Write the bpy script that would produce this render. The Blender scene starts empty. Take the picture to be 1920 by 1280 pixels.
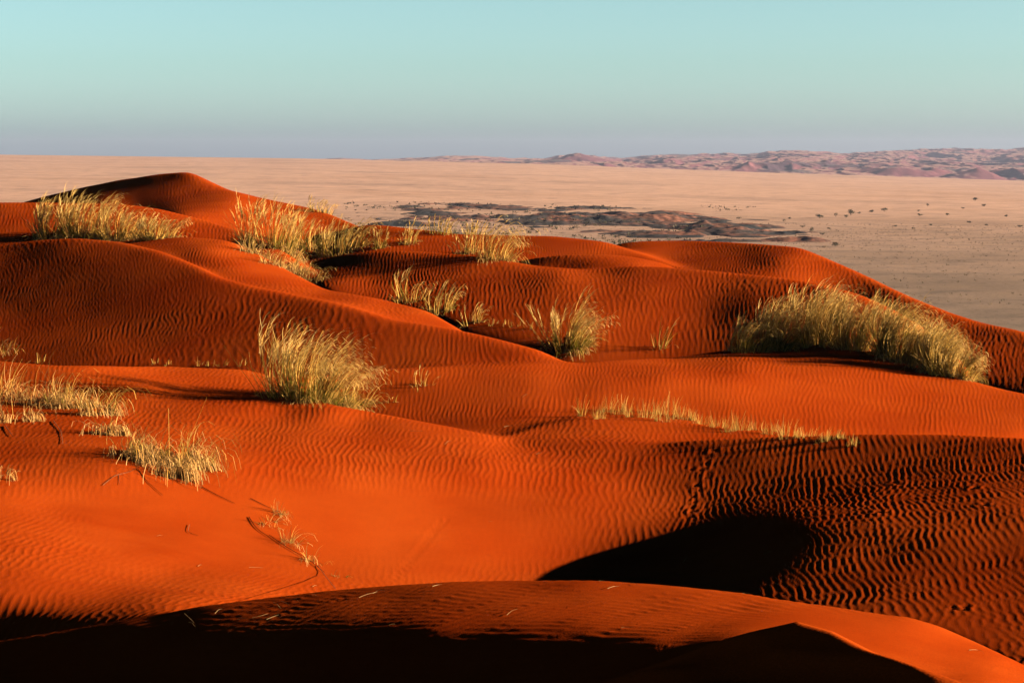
import bpy, math, random
import numpy as np

# ---------- camera, sky, sun, exposure ----------
CAM_Z = 30.0                                   # eye height over the plain's zero level
SUN_AZ, SUN_EL = math.radians(10), math.radians(13)   # from the right, a little behind
scene = bpy.context.scene
cam = bpy.data.cameras.new('camera'); cam_o = bpy.data.objects.new('camera', cam)
scene.collection.objects.link(cam_o); scene.camera = cam_o
cam.sensor_width = 36.0; cam.lens = 3733.0/1920*36
cam.clip_start = 0.1; cam.clip_end = 60000
PITCH = math.atan((640-292.0)/3733.0)
cam_o.location = (0, 0, CAM_Z); cam_o.rotation_euler = (math.pi/2-PITCH, 0, 0)

world = bpy.data.worlds.new('World'); scene.world = world; world.use_nodes = True
wt = world.node_tree; wn = wt.nodes; wl = wt.links
bg = wn['Background']
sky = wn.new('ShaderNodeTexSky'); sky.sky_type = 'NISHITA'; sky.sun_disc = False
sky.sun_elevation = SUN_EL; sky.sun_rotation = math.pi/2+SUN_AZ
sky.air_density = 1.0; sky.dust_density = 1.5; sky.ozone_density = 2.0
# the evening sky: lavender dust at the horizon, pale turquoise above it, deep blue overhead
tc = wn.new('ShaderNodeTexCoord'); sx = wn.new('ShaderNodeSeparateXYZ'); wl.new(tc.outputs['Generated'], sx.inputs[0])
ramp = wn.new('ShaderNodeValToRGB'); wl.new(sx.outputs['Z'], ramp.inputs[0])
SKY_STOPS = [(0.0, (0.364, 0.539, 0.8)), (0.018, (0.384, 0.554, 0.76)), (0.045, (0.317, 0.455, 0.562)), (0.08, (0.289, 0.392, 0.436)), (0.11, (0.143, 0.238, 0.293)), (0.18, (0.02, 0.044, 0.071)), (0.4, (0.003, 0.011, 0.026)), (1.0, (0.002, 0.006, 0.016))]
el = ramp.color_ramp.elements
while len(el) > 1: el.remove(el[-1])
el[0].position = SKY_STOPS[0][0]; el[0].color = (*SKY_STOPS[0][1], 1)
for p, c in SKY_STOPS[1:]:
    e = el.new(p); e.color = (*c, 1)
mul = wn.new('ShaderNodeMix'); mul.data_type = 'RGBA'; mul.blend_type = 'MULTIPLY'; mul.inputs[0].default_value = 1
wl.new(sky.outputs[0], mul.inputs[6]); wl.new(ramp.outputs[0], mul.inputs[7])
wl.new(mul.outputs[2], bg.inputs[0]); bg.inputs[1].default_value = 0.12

sun = bpy.data.lights.new('sun', 'SUN'); sun.energy = 5.0; sun.angle = math.radians(0.53); sun.color = (1.0, .74, .48)
sun_o = bpy.data.objects.new('sun', sun); scene.collection.objects.link(sun_o)
SUN_DIR = (math.cos(SUN_AZ)*math.cos(SUN_EL), -math.sin(SUN_AZ)*math.cos(SUN_EL), math.sin(SUN_EL))
from mathutils import Vector
sun_o.rotation_euler = Vector(SUN_DIR).to_track_quat('Z', 'Y').to_euler(); sun_o.location = (60, -10, 60)
vs = scene.view_settings; scene.display_settings.display_device = 'sRGB'
vs.view_transform = 'Standard'; vs.look = 'None'; vs.exposure = 2.3; vs.gamma = 1.0
scene.cycles.max_bounces = 4; scene.cycles.diffuse_bounces = 0; scene.cycles.volume_bounces = 0

# ---------- dune terrain (numpy) ----------
FPX, HOR, PIT = 3733.0, 292.0, math.atan((640-292.0)/3733.0)
CP, SP = math.cos(PIT), math.sin(PIT)
def uv(px, row):                      # direction of a sight line: x/y and z/y
    a = (np.asarray(px, float)-960)/FPX; b = (640-np.asarray(row, float))/FPX
    dy = CP+b*SP
    return a/dy, (b*CP-SP)/dy
def tps_fit(P, V, lam=1e-4):
    n = len(P); r2 = ((P[:, None]-P[None])**2).sum(-1)
    K = 0.5*r2*np.log(r2+1e-12)+lam*np.eye(n)
    A = np.zeros((n+3, n+3)); A[:n, :n] = K; A[:n, n] = 1; A[:n, n+1:] = P; A[n, :n] = 1; A[n+1:, :n] = P.T
    return np.linalg.solve(A, np.concatenate([V, np.zeros(3)]))
def tps_eval(P, w, Q):
    out = w[len(P)]+Q@w[len(P)+1:]
    for i in range(len(P)):
        r2 = ((Q-P[i])**2).sum(-1); out = out+w[i]*0.5*r2*np.log(r2+1e-12)
    return out
# every dune: crest (where it stands against what is behind, with distance), body (points on its face), bottom row, back slope
DUNES = [
 dict(n='near', fix=[], bot=1420, back=0.3, ang=35,
  crest=[(700,1700,5.2),(1000,1345,5.9),(1130,1283,6.05),(1250,1242,6.05),(1350,1203,6.05),(1420,1180,6.02),(1495,1163,5.98),(1560,1181,5.83),(1640,1222,5.57),(1720,1252,5.37),(1800,1284,5.17),(1920,1340,4.8),(2100,1420,4.4)],
  body=[(1200,1280,5.96),(1300,1280,5.8),(1500,1280,5.54),(1600,1280,5.42),(1200,1400,5.5),(1500,1400,5.14),(1800,1400,4.83)]),
 dict(n='front', fix=[], bot=1480, back=0.4, ang=62,
  crest=[(-150,1225,13.7),(0,1203,13.5),(140,1180,13.35),(285,1155,13.2),(380,1137,13.1),(500,1122,13),(625,1107,12.9),(750,1095,12.7),(850,1088,12.6),(960,1086,12.5),(1125,1087,12.2),(1260,1096,12),(1385,1109,11.8),(1460,1122,11.6),(1560,1136,11.5),(1660,1152,11.4),(1700,1155,11.45),(1760,1172,11.4),(1835,1205,11.2),(1920,1246,10.8),(2070,1320,10)],
  body=[(1850,1280,9.046),(1000,1450,7.623),(300,1450,9.938),(1700,1450,6.852),(1200,1127,11.452),(1056,1129,11.512),(1128,1218,9.936),(744,1122,12.216),(480,1255,11.282),(240,1173,13.019),(528,1161,12.151),(1320,1105,11.841),(984,1185,10.545),(720,1252,10.645),(1392,1201,9.345),(1176,1277,9.022),(1776,1262,9.254),(1512,1148,11.035),(720,1212,10.952),(1224,1200,9.837),(1776,1190,11.133),(864,1146,11.462),(624,1286,10.645),(960,1281,9.81),(1320,1169,10.368),(120,1282,12.165),(624,1134,12.316),(528,1217,11.46),(120,1242,12.643),(1344,1275,8.371),(912,1217,10.431),(432,1133,12.968),(1296,1230,9.266),(1632,1198,10.12),(240,1229,12.312),(360,1183,12.392),(1080,1089,12.204),(936,1105,12.136),(24,1218,13.294),(1632,1238,9.115),(840,1259,10.322),(816,1181,10.977),(1056,1249,9.848),(1872,1241,10.372),(1104,1177,10.424),(24,1258,12.875),(120,1194,13.216),(1392,1137,11.225),(768,1288,10.28),(1416,1245,8.536)]),
 dict(n='main', fix=[], bot=1330, back=0.33, ang=-2,
  crest=[(-150,668,29.4),(0,676,29.0),(100,684,28.6),(300,686,30.5),(460,692,31),(540,712,30.3),(620,757,26.6),(720,775,26.4),(850,800,26),(960,826,25.7),(1100,829,25.4),(1235,830,25.0),(1300,824,24.8),(1460,817,24.3),(1635,812,23.7),(1780,813,23.2),(1920,820,22.6),(2070,832,22)],
  body=[(0,800,24.246),(600,1080,18.979),(1920,1100,16.693),(0,1250,13.565),(960,1250,15.921),(1500,1250,14.721),(720,850,23.849),(1800,1065,17.46),(1800,969,19.046),(1344,905,23.013),(144,807,23.7),(1656,1071,17.689),(1896,901,20.835),(528,1056,19.296),(720,1018,20.664),(1272,1069,19.469),(1200,968,22.036),(1584,1104,17.355),(408,757,26.636),(888,1043,20.641),(1488,1043,18.605),(504,898,21.862),(264,776,25.995),(1440,932,22.076),(72,1020,17.595),(1752,847,22.677),(216,1120,15.278),(144,1207,13.563),(1392,1006,20.083),(1104,896,23.503),(24,744,27.345),(1920,1151,15.788),(1560,937,21.225),(384,972,20.476),(792,791,26.053),(48,706,28.146),(504,738,27.455),(1632,967,19.687),(1728,919,20.967),(912,865,23.814),(1632,895,22.122),(984,917,22.901),(1536,865,23.044),(48,834,22.497),(1152,1056,20.552),(840,905,22.788),(600,972,20.953),(1920,1207,14.751),(96,950,19.958),(552,841,23.677),(864,990,21.327),(1104,848,24.751),(0,1111,15.214),(120,895,20.928),(432,805,25.02),(1296,843,24.373),(0,1207,14.29),(672,1057,19.854),(1704,1119,16.792),(672,793,25.908),(1872,1004,18.187),(216,936,20.568),(1200,912,23.228),(312,1081,17.218),(1080,1095,19.894),(1800,1233,14.502),(192,1063,17.044),(864,950,22.04),(1272,997,21.216),(1920,1247,14.063),(1416,861,23.503),(336,882,21.615),(264,720,27.715),(120,1151,14.522),(144,743,27.282),(1368,1088,18.371),(216,880,21.21),(216,1024,18.434),(624,880,22.631),(1560,825,23.707),(288,824,23.246),(0,935,19.861),(672,929,21.802),(336,922,20.953),(1608,1151,16.401),(1728,1167,15.838),(1320,946,22.306),(168,687,28.677),(1800,1137,16.278),(1032,1014,21.293),(432,861,22.459),(912,817,25.633),(1920,839,22.28),(240,1192,13.322),(528,776,26.243),(984,1061,20.556),(24,984,18.478),(1752,1007,18.389),(432,1037,19.348),(312,1041,18.471),(888,1091,19.802),(288,992,19.779),(1080,959,22.184),(1512,978,19.947),(480,940,21.074),(312,1153,13.774),(1392,822,24.454),(1224,872,23.909),(600,1012,20.442),(960,973,21.807),(744,974,21.263),(0,871,21.422),(1368,1048,19.213),(96,1094,15.747),(1656,1031,18.283),(0,1159,14.793),(1464,1115,17.517),(1920,959,18.908),(1680,815,23.475),(1824,818,22.965)]),
 dict(n='toe', fix=[], bot=860, back=0.2, ang=0,
  crest=[(800,960,25),(950,822,26.2),(1020,797,26.9),(1080,784,27.2),(1200,783,27.3),(1300,793,27.0),(1400,806,26.6),(1480,816,26.3),(1600,850,25.8),(1800,950,25)],
  body=[(1000,830,25.7),(1200,830,25.6),(1100,803,26.5),(1300,835,25.7),(1260,808,26.5),(1400,850,25.4)]),
 dict(n='mid', fix=[(1000,795,27.6),(1200,788,28.2),(1300,797,28.3),(1400,806,28.0),(1600,802,28.3),(1750,803,28.5),(1900,810,28.6)], bot=880, back=0.3, ang=0,
  crest=[(300,980,28),(420,790,30),(500,720,30),(560,702,30.4),(700,691,30.7),(870,684,31),(1080,679,31.7),(1180,672,32.5),(1260,669,33.2),(1360,656,34),(1460,650,34.3),(1535,642,34),(1610,652,33.5),(1670,662,33),(1740,687,32.3),(1810,710,31.5),(1885,730,31),(1920,737,30.8),(2070,775,29.8)],
  body=[(600,740,29.988),(900,850,25.173),(1300,850,26.186),(1920,860,28.037),(1008,703,30.198),(1512,707,30.81),(720,773,29.178),(1176,760,29.002),(1704,777,29.203),(1848,803,28.703),(1248,697,30.618),(1392,687,31.335),(1488,770,28.979),(1080,782,28.322),(816,709,30.197),(1368,763,28.954),(1272,780,28.624),(1488,665,33.027),(816,789,28.48),(1680,708,31.271),(1128,713,29.88),(936,775,28.633),(1824,756,30.019),(1272,735,29.438),(840,748,29.475),(672,706,30.472),(1608,674,32.423),(1416,725,29.929),(1632,748,29.879),(1056,742,29.36),(912,686,30.88)]),
 dict(n='left', fix=[], bot=760, back=0.3, ang=-42,
  crest=[(-150,468,47),(0,457,46),(73,448,45.5),(143,445,44.8),(230,452,43.5),(300,468,42),(350,487,40.8),(380,500,40),(417,520,39),(483,537,38),(567,555,36.8),(673,578,35.2),(740,598,34.3),(807,608,33.8),(857,617,33.4),(907,627,33),(940,635,32.7),(1007,653,32.2),(1040,668,32),(1080,700,31.5),(1200,900,30)],
  body=[(0,740,33.703),(300,740,32.309),(600,740,31.21),(950,740,29.338),(192,656,35.422),(696,652,33.073),(264,547,39.139),(120,463,44.051),(48,609,38.567),(48,549,40.918),(240,617,36.689),(336,579,37.425),(576,574,35.935),(600,615,34.408),(216,488,41.835),(480,624,34.776),(168,580,38.717),(336,509,39.978),(720,695,32.023),(480,689,32.983),(456,553,37.602),(816,667,32.387),(48,669,35.992),(336,634,35.319),(912,701,31.209),(24,497,43.51),(960,663,32.106),(768,620,33.594),(312,685,33.829),(144,533,40.673)]),
 dict(n='saddle', fix=[], bot=680, back=0.35, ang=-26,
  crest=[(0,600,50.71),(150,475,48.64),(230,451,48.13),(290,445,47.61),(350,443,47.09),(400,447,46.57),(428,450,46.16),(480,470,45.54),(540,505,42.95),(613,542,40.36),(717,560,38.61),(757,570,37.88),(807,583,37.05),(857,612,35.71),(900,640,34.78),(960,720,33.12),(1050,900,32.09)],
  body=[(324,462,45.265),(672,587,35.813),(768,579,36.975),(228,470,45.524),(624,570,36.724),(444,515,41.089),(540,556,38.154),(336,522,41.138),(540,580,36.213),(444,491,42.57),(588,600,35.328),(540,528,40.769),(780,618,35.008),(468,552,38.714),(468,576,36.591),(336,498,42.739),(384,468,44.143),(396,537,40.204),(840,633,34.75),(504,491,43.579),(840,605,35.936),(288,484,43.743),(696,563,37.819),(444,463,45.392),(732,598,35.576),(264,450,47.56)]),
 dict(n='centre', fix=[], bot=760, back=0.3, ang=-34,
  crest=[(400,640,54),(520,505,53),(580,485,52.5),(607,482,52.2),(657,473,51.6),(707,469,51.1),(740,468,50.8),(807,471,50.1),(857,475,49.6),(907,480,49.1),(957,488,48.6),(1007,497,48.1),(1085,504,47.4),(1135,502,47.2),(1185,498,46.8),(1235,499,46.4),(1310,505,45.6),(1385,511,44.8),(1460,519,43.8),(1535,530,42.7),(1610,549,41.5),(1680,580,40.4),(1740,618,39.5),(1800,670,38.6),(1860,760,37.6)],
  body=[(1600,660,38.223),(600,720,45.16),(1100,720,39.748),(1600,720,38.596),(600,550,47.519),(888,556,44.97),(1632,596,40.17),(1392,639,40.278),(696,527,48.574),(1200,541,44.043),(1320,593,41.931),(1200,596,42.139),(1080,621,41.671),(600,510,50.528),(960,596,42.894),(1416,542,42.895),(1440,599,40.998),(1056,514,46.359),(744,576,45.058),(1560,629,39.592),(1176,641,41.035),(816,504,48.802),(1536,563,41.431),(1056,579,43.018),(936,502,48.138),(720,486,50.205),(1296,521,44.751)]),
 dict(n='small', fix=[], bot=560, back=0.25, ang=50,
  crest=[(750,640,53.5),(900,506,53),(960,491,52.5),(1010,481,52),(1060,476,51.6),(1135,476,51.2),(1185,480,51),(1235,490,50.5),(1260,498,50),(1320,530,49),(1420,640,48)],
  body=[(960,500,51.6),(1060,500,50),(1200,500,48.6),(1100,540,47)]),
 dict(n='ridge', fix=[], bot=560, back=0.3, ang=6,
  crest=[(-150,380,60),(0,378,58),(100,378,57.5),(200,380,57),(250,383,56.7),(300,390,56.3),(333,398,56),(400,415,55),(470,437,53),(530,466,51.5),(575,500,50.5),(610,560,49.5),(640,640,49)],
  body=[(560,500,50.437),(0,500,49.233),(300,510,49.987),(560,550,49.737),(144,461,52.433),(144,396,56.214),(360,437,53.25),(240,420,54.701),(456,480,51.107),(0,471,52.282),(24,421,55.243),(48,381,57.665)]),
 dict(n='rear', fix=[], bot=560, back=0.3, ang=-6,
  crest=[(430,640,65),(600,440,64),(683,420,63.5),(723,421,63),(753,425,62.5),(823,432,62),(857,437,61.7),(953,440,61),(1035,441,60.3),(1085,446,59.8),(1135,452,59.2),(1155,457,59),(1200,472,58),(1250,492,56.5),(1300,525,55),(1400,640,53)],
  body=[(700,510,57.746),(1000,510,56.413),(768,454,61.095),(1128,479,57.684),(864,490,57.955),(1032,458,59.317),(648,451,62.254),(912,451,60.475)]),
 dict(n='edge', fix=[], bot=800, back=0.36, ang=-40,
  crest=[(950,700,64),(1100,480,63),(1155,456,62.8),(1200,451,62.6),(1260,450,62.2),(1310,450,61.5),(1410,454,59.5),(1500,462,57.3),(1535,475,56.2),(1585,496,54.4),(1635,519,52.6),(1685,543,50.7),(1710,555,50),(1785,585,48),(1840,603,46.9),(1920,620,45.5),(2070,672,42.5)],
  body=[(1210,472,59.8),(1250,488,58.2),(1330,480,58.0),(1400,490,55.9),(1470,490,54.8),(1650,560,50.3),(1600,600,48.7),(1700,600,47.9),(1750,640,45.8),(1800,640,45.5),(1850,650,44.7),(1920,660,43.9),(1920,700,42.4),(1800,700,43.1),(1700,660,45.3),(1400,540,51.5),(1250,540,53.5),(1550,540,52.0)]),
 dict(n='peak', fix=[], bot=520, back=0.45, ang=-40,
  crest=[(-150,440,84),(0,392,84.5),(50,376,84),(100,363,83),(167,347,81.5),(233,334,80),(300,324,78.5),(358,319,77),(377,328,76.3),(400,340,75.5),(433,355,74.5),(483,368,73.5),(533,378,72.4),(600,392,70.8),(640,407,69),(683,425,66.5),(740,460,64),(820,560,62)],
  body=[(300,430,60.365),(450,460,59.087),(600,480,61.895),(200,450,60.994),(444,364,72.642),(456,415,65.389),(252,358,76.217),(420,392,67.607),(324,344,75.879),(684,440,65.034),(612,427,66.965),(72,381,80.488),(312,381,72.409),(168,365,77.78),(528,412,67.755),(360,366,73.65),(564,391,70.903),(240,383,74.511),(480,390,69.548),(132,398,75.067),(540,450,63.139),(492,436,63.601),(396,420,63.464),(204,342,79.874),(276,330,78.396),(396,348,75.101),(336,403,65.278),(276,402,69.692)]),
]
PXL, PXR = -60.0, 1980.0
def dune_terrain(step, drel, d0=2.2, d1=125.0):
    """height grid over (u = x/y, d = y); returns u, d, z, id of the dune on top"""
    u0 = uv(PXL, 700)[0]; u1 = uv(PXR, 700)[0]
    du = step/FPX
    uc = np.arange(u0-90/FPX, u1+90/FPX, du)
    m = 1.9*du*np.arange(1, int(760/(1.9*step)))            # coarser beside the frame, coarser still far out
    g = m[-1]+np.cumsum(3*du*1.12**np.arange(1, 45))
    ua = np.concatenate([(uc[0]-g)[::-1], (uc[0]-m)[::-1], uc, uc[-1]+m, uc[-1]+g]); ua = ua[np.abs(ua) < 1.6]
    d = np.exp(np.arange(math.log(d0), math.log(d1), drel))
    AA = 230/FPX                                             # beyond the frame the dunes run on and level out
    hi, lo = np.maximum(ua-u1, 0), np.maximum(u0-ua, 0)
    uu = np.clip(ua, u0, u1)+AA*(1-np.exp(-hi/AA))-AA*(1-np.exp(-lo/AA))
    Z = []; Fr = np.full(len(ua), 1500.0)
    for L in DUNES:
        cr = np.array(L['crest'], float); pts = np.array(L['crest']+L['body']+L.get('fix', []), float)
        S = np.array([1/400., 1/150.])
        P = pts[:, :2]*S; w = tps_fit(P, np.log(pts[:, 2]))
        # crest row per column, in px (columns differ from px by a hair: solved once)
        px = 960+uu*FPX
        for _ in range(3):
            T = np.interp(px, cr[:, 0], cr[:, 1])+np.maximum(px-cr[-1, 0], 0)*np.clip((cr[-1, 1]-cr[-2, 1])/(cr[-1, 0]-cr[-2, 0]), -.3, .5)*(cr[-1, 0] > PXR)-np.maximum(cr[0, 0]-px, 0)*np.clip((cr[1, 1]-cr[0, 1])/(cr[1, 0]-cr[0, 0]), -.3, .3)*(cr[0, 0] < PXL); px = 960+uu*FPX*(CP+(640-T)/FPX*SP)
        k = 2 if L['n'] == 'near' else 9; pad = np.pad(T, k, mode='edge'); ker = np.hanning(2*k+3)[1:-1]; ker /= ker.sum()
        T = np.convolve(pad, ker, 'valid')
        nr = 150
        f = np.linspace(0, 1, nr)[None]**1.3
        bot = np.clip(Fr+14, T+8, 1500); hid = np.maximum(T-Fr-20, 0)+.6*np.maximum(px-cr[-1, 0], 0)*(cr[-1, 0] < PXR)+.6*np.maximum(cr[0, 0]-px, 0)*(cr[0, 0] > PXL)
        R = T[:, None]+f*(bot-T)[:, None]
        pxx = 960+uu[:, None]*FPX*(CP+(640-R)/FPX*SP)
        D = np.exp(tps_eval(P, w, np.stack([pxx, R], -1).reshape(-1, 2)*S)).reshape(R.shape)
        D = np.minimum.accumulate(D, axis=1)-np.arange(nr)[None]*1e-5
        V = uv(pxx, R)[1]
        z = np.empty((len(ua), len(d)))
        for i in range(len(ua)):
            dd = D[i, ::-1]; vv = V[i, ::-1]
            zi = np.interp(d, dd, vv)*d
            dc = dd[-1]; t = np.maximum(d-dc, 0); s = L['back']; r = (.012 if L['n'] == 'near' else .03)*dc
            zc = vv[-1]*dc; s0 = vv[-1]
            zb = zc+s0*t*np.exp(-t/r)-s*(np.sqrt(t*t+r*r)-r)
            zi = np.where(d > dc, zb, zi)
            t2 = np.maximum(dd[0]-d, 0)
            zi = np.where(d < dd[0], vv[0]*dd[0]-1.2*t2, zi)
            z[i] = zi
        z -= .02*hid[:, None]
        Z.append(z); Fr = np.where((px >= cr[0, 0]-5) & (px <= cr[-1, 0]+5), np.minimum(Fr, T), Fr)
    Z = np.array(Z)
    # ground under the camera and the flanks beyond the frame
    top = Z.max(0); idx = Z.argmax(0)
    kk = 0.0022*d[None]
    zs = top+kk*np.log(np.exp((Z-top[None])/kk[None]).sum(0))
    x = ua[:, None]*d[None]
    near = -1.6-.03*np.abs(x)-.2*np.maximum(d[None]-1, 0)
    zs = np.maximum(zs, near)
    over = np.maximum(ua-u1, 0)[:, None]*d[None]
    zs = zs-.16*over**2/(over+2.5)
    zs = zs-.33*np.maximum(d[None]-88, 0)-np.maximum(over-60,0)*.3
    zs = np.maximum(zs, -33)
    return ua, d, zs, idx
def gblur(a, s, axis):
    k = int(3*s)+1; w = np.exp(-.5*(np.arange(-k, k+1)/s)**2); w /= w.sum()
    p = [(0, 0)]*a.ndim; p[axis] = (k, k); b = np.pad(a, p, mode='edge'); out = np.zeros_like(a)
    n = a.shape[axis]
    for i, wi in enumerate(w):
        sl = [slice(None)]*a.ndim; sl[axis] = slice(i, i+n); out += wi*b[tuple(sl)]
    return out

# ---------- helpers ----------
random.seed(7); RNG = np.random.default_rng(11)
C = scene.collection
def mat(name, col=(.5, .5, .5), rough=1.0):
    m = bpy.data.materials.new(name); m.use_nodes = True
    b = m.node_tree.nodes['Principled BSDF']; b.inputs['Base Color'].default_value = (*col, 1)
    b.inputs['Roughness'].default_value = rough; b.inputs['Specular IOR Level'].default_value = .1
    return m
def mesh_obj(name, V, Fq, m, parent=None, tint=None, smooth=True):
    V = np.asarray(V, np.float32); Fq = np.asarray(Fq, np.int32)
    me = bpy.data.meshes.new(name); k = Fq.shape[1]
    me.vertices.add(len(V)); me.vertices.foreach_set('co', V.ravel())
    me.loops.add(Fq.size); me.loops.foreach_set('vertex_index', Fq.ravel())
    me.polygons.add(len(Fq)); me.polygons.foreach_set('loop_start', np.arange(0, Fq.size, k, dtype=np.int32))
    me.polygons.foreach_set('use_smooth', np.full(len(Fq), smooth))
    me.update(calc_edges=True); me.validate()
    if tint is not None:
        a = me.color_attributes.new('tint', 'FLOAT_COLOR', 'POINT')
        a.data.foreach_set('color', np.c_[tint, np.ones(len(tint))].astype(np.float32).ravel())
    me.materials.append(m)
    o = bpy.data.objects.new(name, me); C.objects.link(o)
    if parent: o.parent = parent
    return o
def tag(o, label=None, cat=None, group=None, kind=None):
    for k, v in (('label', label), ('category', cat), ('group', group), ('kind', kind)):
        if v: o[k] = v
    return o
def thing(name, loc, label, cat, group=None):
    o = bpy.data.objects.new(name, None); C.objects.link(o); o.location = loc; o.empty_display_size = .1
    return tag(o, label, cat, group)
def ridx(nu, nd):
    i = np.arange(nu-1)[:, None]*nd+np.arange(nd-1)[None]
    return np.stack([i, i+nd, i+nd+1, i+1], -1)
def vnoise(x, y, seed, scale):
    """smooth value noise"""
    x = np.asarray(x)/scale; y = np.asarray(y)/scale
    xi = np.floor(x).astype(np.int64); yi = np.floor(y).astype(np.int64); fx = x-xi; fy = y-yi
    def h(a, b):
        n = (a*374761393+b*668265263+seed*1442695041) & 0x7fffffff
        n = ((n ^ (n >> 13))*1274126177) & 0x7fffffff
        return ((n ^ (n >> 16)) & 0xffff)/32767.5-1
    sx_ = fx*fx*fx*(fx*(fx*6-15)+10); sy_ = fy*fy*fy*(fy*(fy*6-15)+10)
    a = h(xi, yi)*(1-sx_)+h(xi+1, yi)*sx_; b = h(xi, yi+1)*(1-sx_)+h(xi+1, yi+1)*sx_
    return a*(1-sy_)+b*sy_
def fbm(x, y, seed, scale, n=4, g=.5):
    t = 0; a = 1; s = 0
    for k in range(n):
        t = t+a*vnoise(x, y, seed+k*17, scale/2**k); s += a; a *= g
    return t/s

# ---------- the dunes ----------
STEP, DREL = 1.25, 0.0030
UA, DA, ZG, ID = dune_terrain(STEP, DREL)
ZG = np.where(ID == 0, gblur(gblur(ZG, .8, 1), 3, 0), gblur(gblur(ZG, 1.6*.004/DREL, 1), 2.2*5/STEP, 0))
XG = UA[:, None]*DA[None]; YG = np.broadcast_to(DA, XG.shape)
ZG = ZG+.012*fbm(XG, YG, 3, 2.2, 3)
GX = np.gradient(ZG, axis=0)/np.gradient(UA)[:, None]/DA[None]
GY = np.gradient(ZG, axis=1)/np.gradient(DA)[None]-GX*UA[:, None]
# wind ripples: a narrow band of waves, so that crests wander, fork and end as in sand
WL = np.array([.24, .09, .076, .070, .072, .070, .076, .084, .08, .10, .095, .08, .085])   # ripple spacing dune by dune
def ripples(x, y, ang, LAM):
    wx = x+.20*LAM*vnoise(x, y, 90, 2.4*LAM)+.30*LAM*vnoise(x, y, 91, 6.5*LAM)+.14*vnoise(x, y, 92, 2.2)+.6*vnoise(x, y, 95, 7)
    wy = y+.2*vnoise(x, y, 94, 1.5)
    A = 0; r = np.random.default_rng(5)
    for k in range(18):
        th = np.radians(ang+4)+r.normal(0, .19); kk = 2*np.pi/LAM*(1+r.normal(0, .075)); ph = r.uniform(0, 6.283)
        A = A+np.exp(1j*(kk*(wx*np.cos(th)+wy*np.sin(th))+ph)).astype(np.complex64)
    mag = np.abs(A)/4.0; ph = np.angle(A)
    return np.cos(ph+.45*np.sin(ph))*np.clip(mag*1.3, .25, 1)
PXG = 960+UA[:, None]*FPX; VG = ZG/DA[None]
t_ = -VG; ROWG = HOR+FPX*t_            # small-angle row, good enough for placing smooth patches
PXC = 960+(PXG-960)*(CP-(VG*CP+SP)*0+0)   # same
RM = np.ones_like(ZG)
for (cx, cy, rx, ry, s) in [(650,960,460,62,.96),(300,860,170,50,.9),(280,1000,150,70,.92),(420,1020,240,75,.85),(900,1020,240,60,.75),(700,1060,340,60,.8),(120,950,200,35,.7),(150,1100,300,45,.6),(480,405,70,35,.95),(500,500,60,26,.9),(1220,470,45,18,.9),
                            (1740,1210,190,48,.93),(1540,1195,130,45,.97),(830,600,80,14,.7),(620,548,60,12,.6),(850,800,160,14,.55),(1320,1060,150,70,.7),(180,1150,200,40,.5),(1400,735,400,12,.3)]:
    RM = RM*(1-s*np.exp(-(((PXG-cx)/rx)**2+((ROWG-cy)/ry)**2)**1.5))
DENS = np.array([1.7, 1.5, .82, .9, .75, .9, 1.0, 1.2, 1.2, 1.1, 1.1, 1.25, 1.25])      # ripple strength dune by dune
R = np.zeros_like(ZG)
sel = (DA > 4.5) & (DA < 86)
ci = (UA > uv(PXL-820, 700)[0]) & (UA < uv(PXR+820, 700)[0])
ix = np.ix_(ci, sel)
xs_, ys_, id_ = XG[ix], YG[ix], ID[ix]; R_ = np.zeros_like(xs_)
for k, L in enumerate(DUNES):
    q = id_ == k
    if q.any(): R_[q] = ripples(xs_[q], ys_[q], L['ang'], WL[k])
R[ix] = R_
AMP = .031*WL[ID]*RM*DENS[ID]*(1+.25*vnoise(XG, YG, 77, 3.0))
steep = np.sqrt(GX**2+GY**2); AMP = AMP*np.clip(1.6-steep/.42, .1, 1)
edge = np.clip((PXG-PXL+800)/200, 0, 1)*np.clip((PXR+800-PXG)/200, 0, 1)
ZG = ZG+R*AMP*edge
def grid_hit(px, row):
    u, v = uv(px, row); i = int(np.clip(np.searchsorted(UA, u), 1, len(UA)-1))
    c = np.maximum.accumulate(ZG[i]/DA); j = int(np.clip(np.searchsorted(c, v), 0, len(DA)-1))
    return np.array([u*DA[j], DA[j], ZG[i, j]+CAM_Z])
def ground_z(x, y):
    x = np.asarray(x, float); y = np.maximum(np.asarray(y, float), DA[0]*1.01)
    i = np.clip(np.searchsorted(UA, x/y), 1, len(UA)-1); j = np.clip(np.searchsorted(DA, y), 1, len(DA)-1)
    return ZG[i, j]+CAM_Z
# little tracks and a slumped line of prints across the ripples
def dent(px, row, r, dz):
    p = grid_hit(px, row); x, y = p[0], p[1]
    jj = np.where(np.abs(DA-y) < 3*r)[0]; ii = np.where(np.abs(UA-x/y) < 3*r/y)[0]
    s = np.ix_(ii, jj); q = ((XG[s]-x)**2+(YG[s]-y)**2)/r**2
    ZG[s] += dz*(np.exp(-q)-.45*np.exp(-(np.sqrt(q)-1.5)**2*3))
for k in range(13):
    f = (k+random.uniform(-.4, .4))/12; dent(1332-38*f+random.uniform(-9, 9), 858+112*f, random.uniform(.03, .06), -random.uniform(.006, .014))
for k in range(34):
    f = k/33; dent(740+92*f+(5 if k % 2 else -5), 1088-112*f, .03, -.004)
for (a, b) in [(1690, 905), (1820, 915), (1845, 945), (1800, 1140), (1660, 960), (1350, 845), (1310, 880)]:
    for k in range(3): dent(a+random.uniform(-14, 14), b+random.uniform(-4, 4), .045, -.010)

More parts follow.
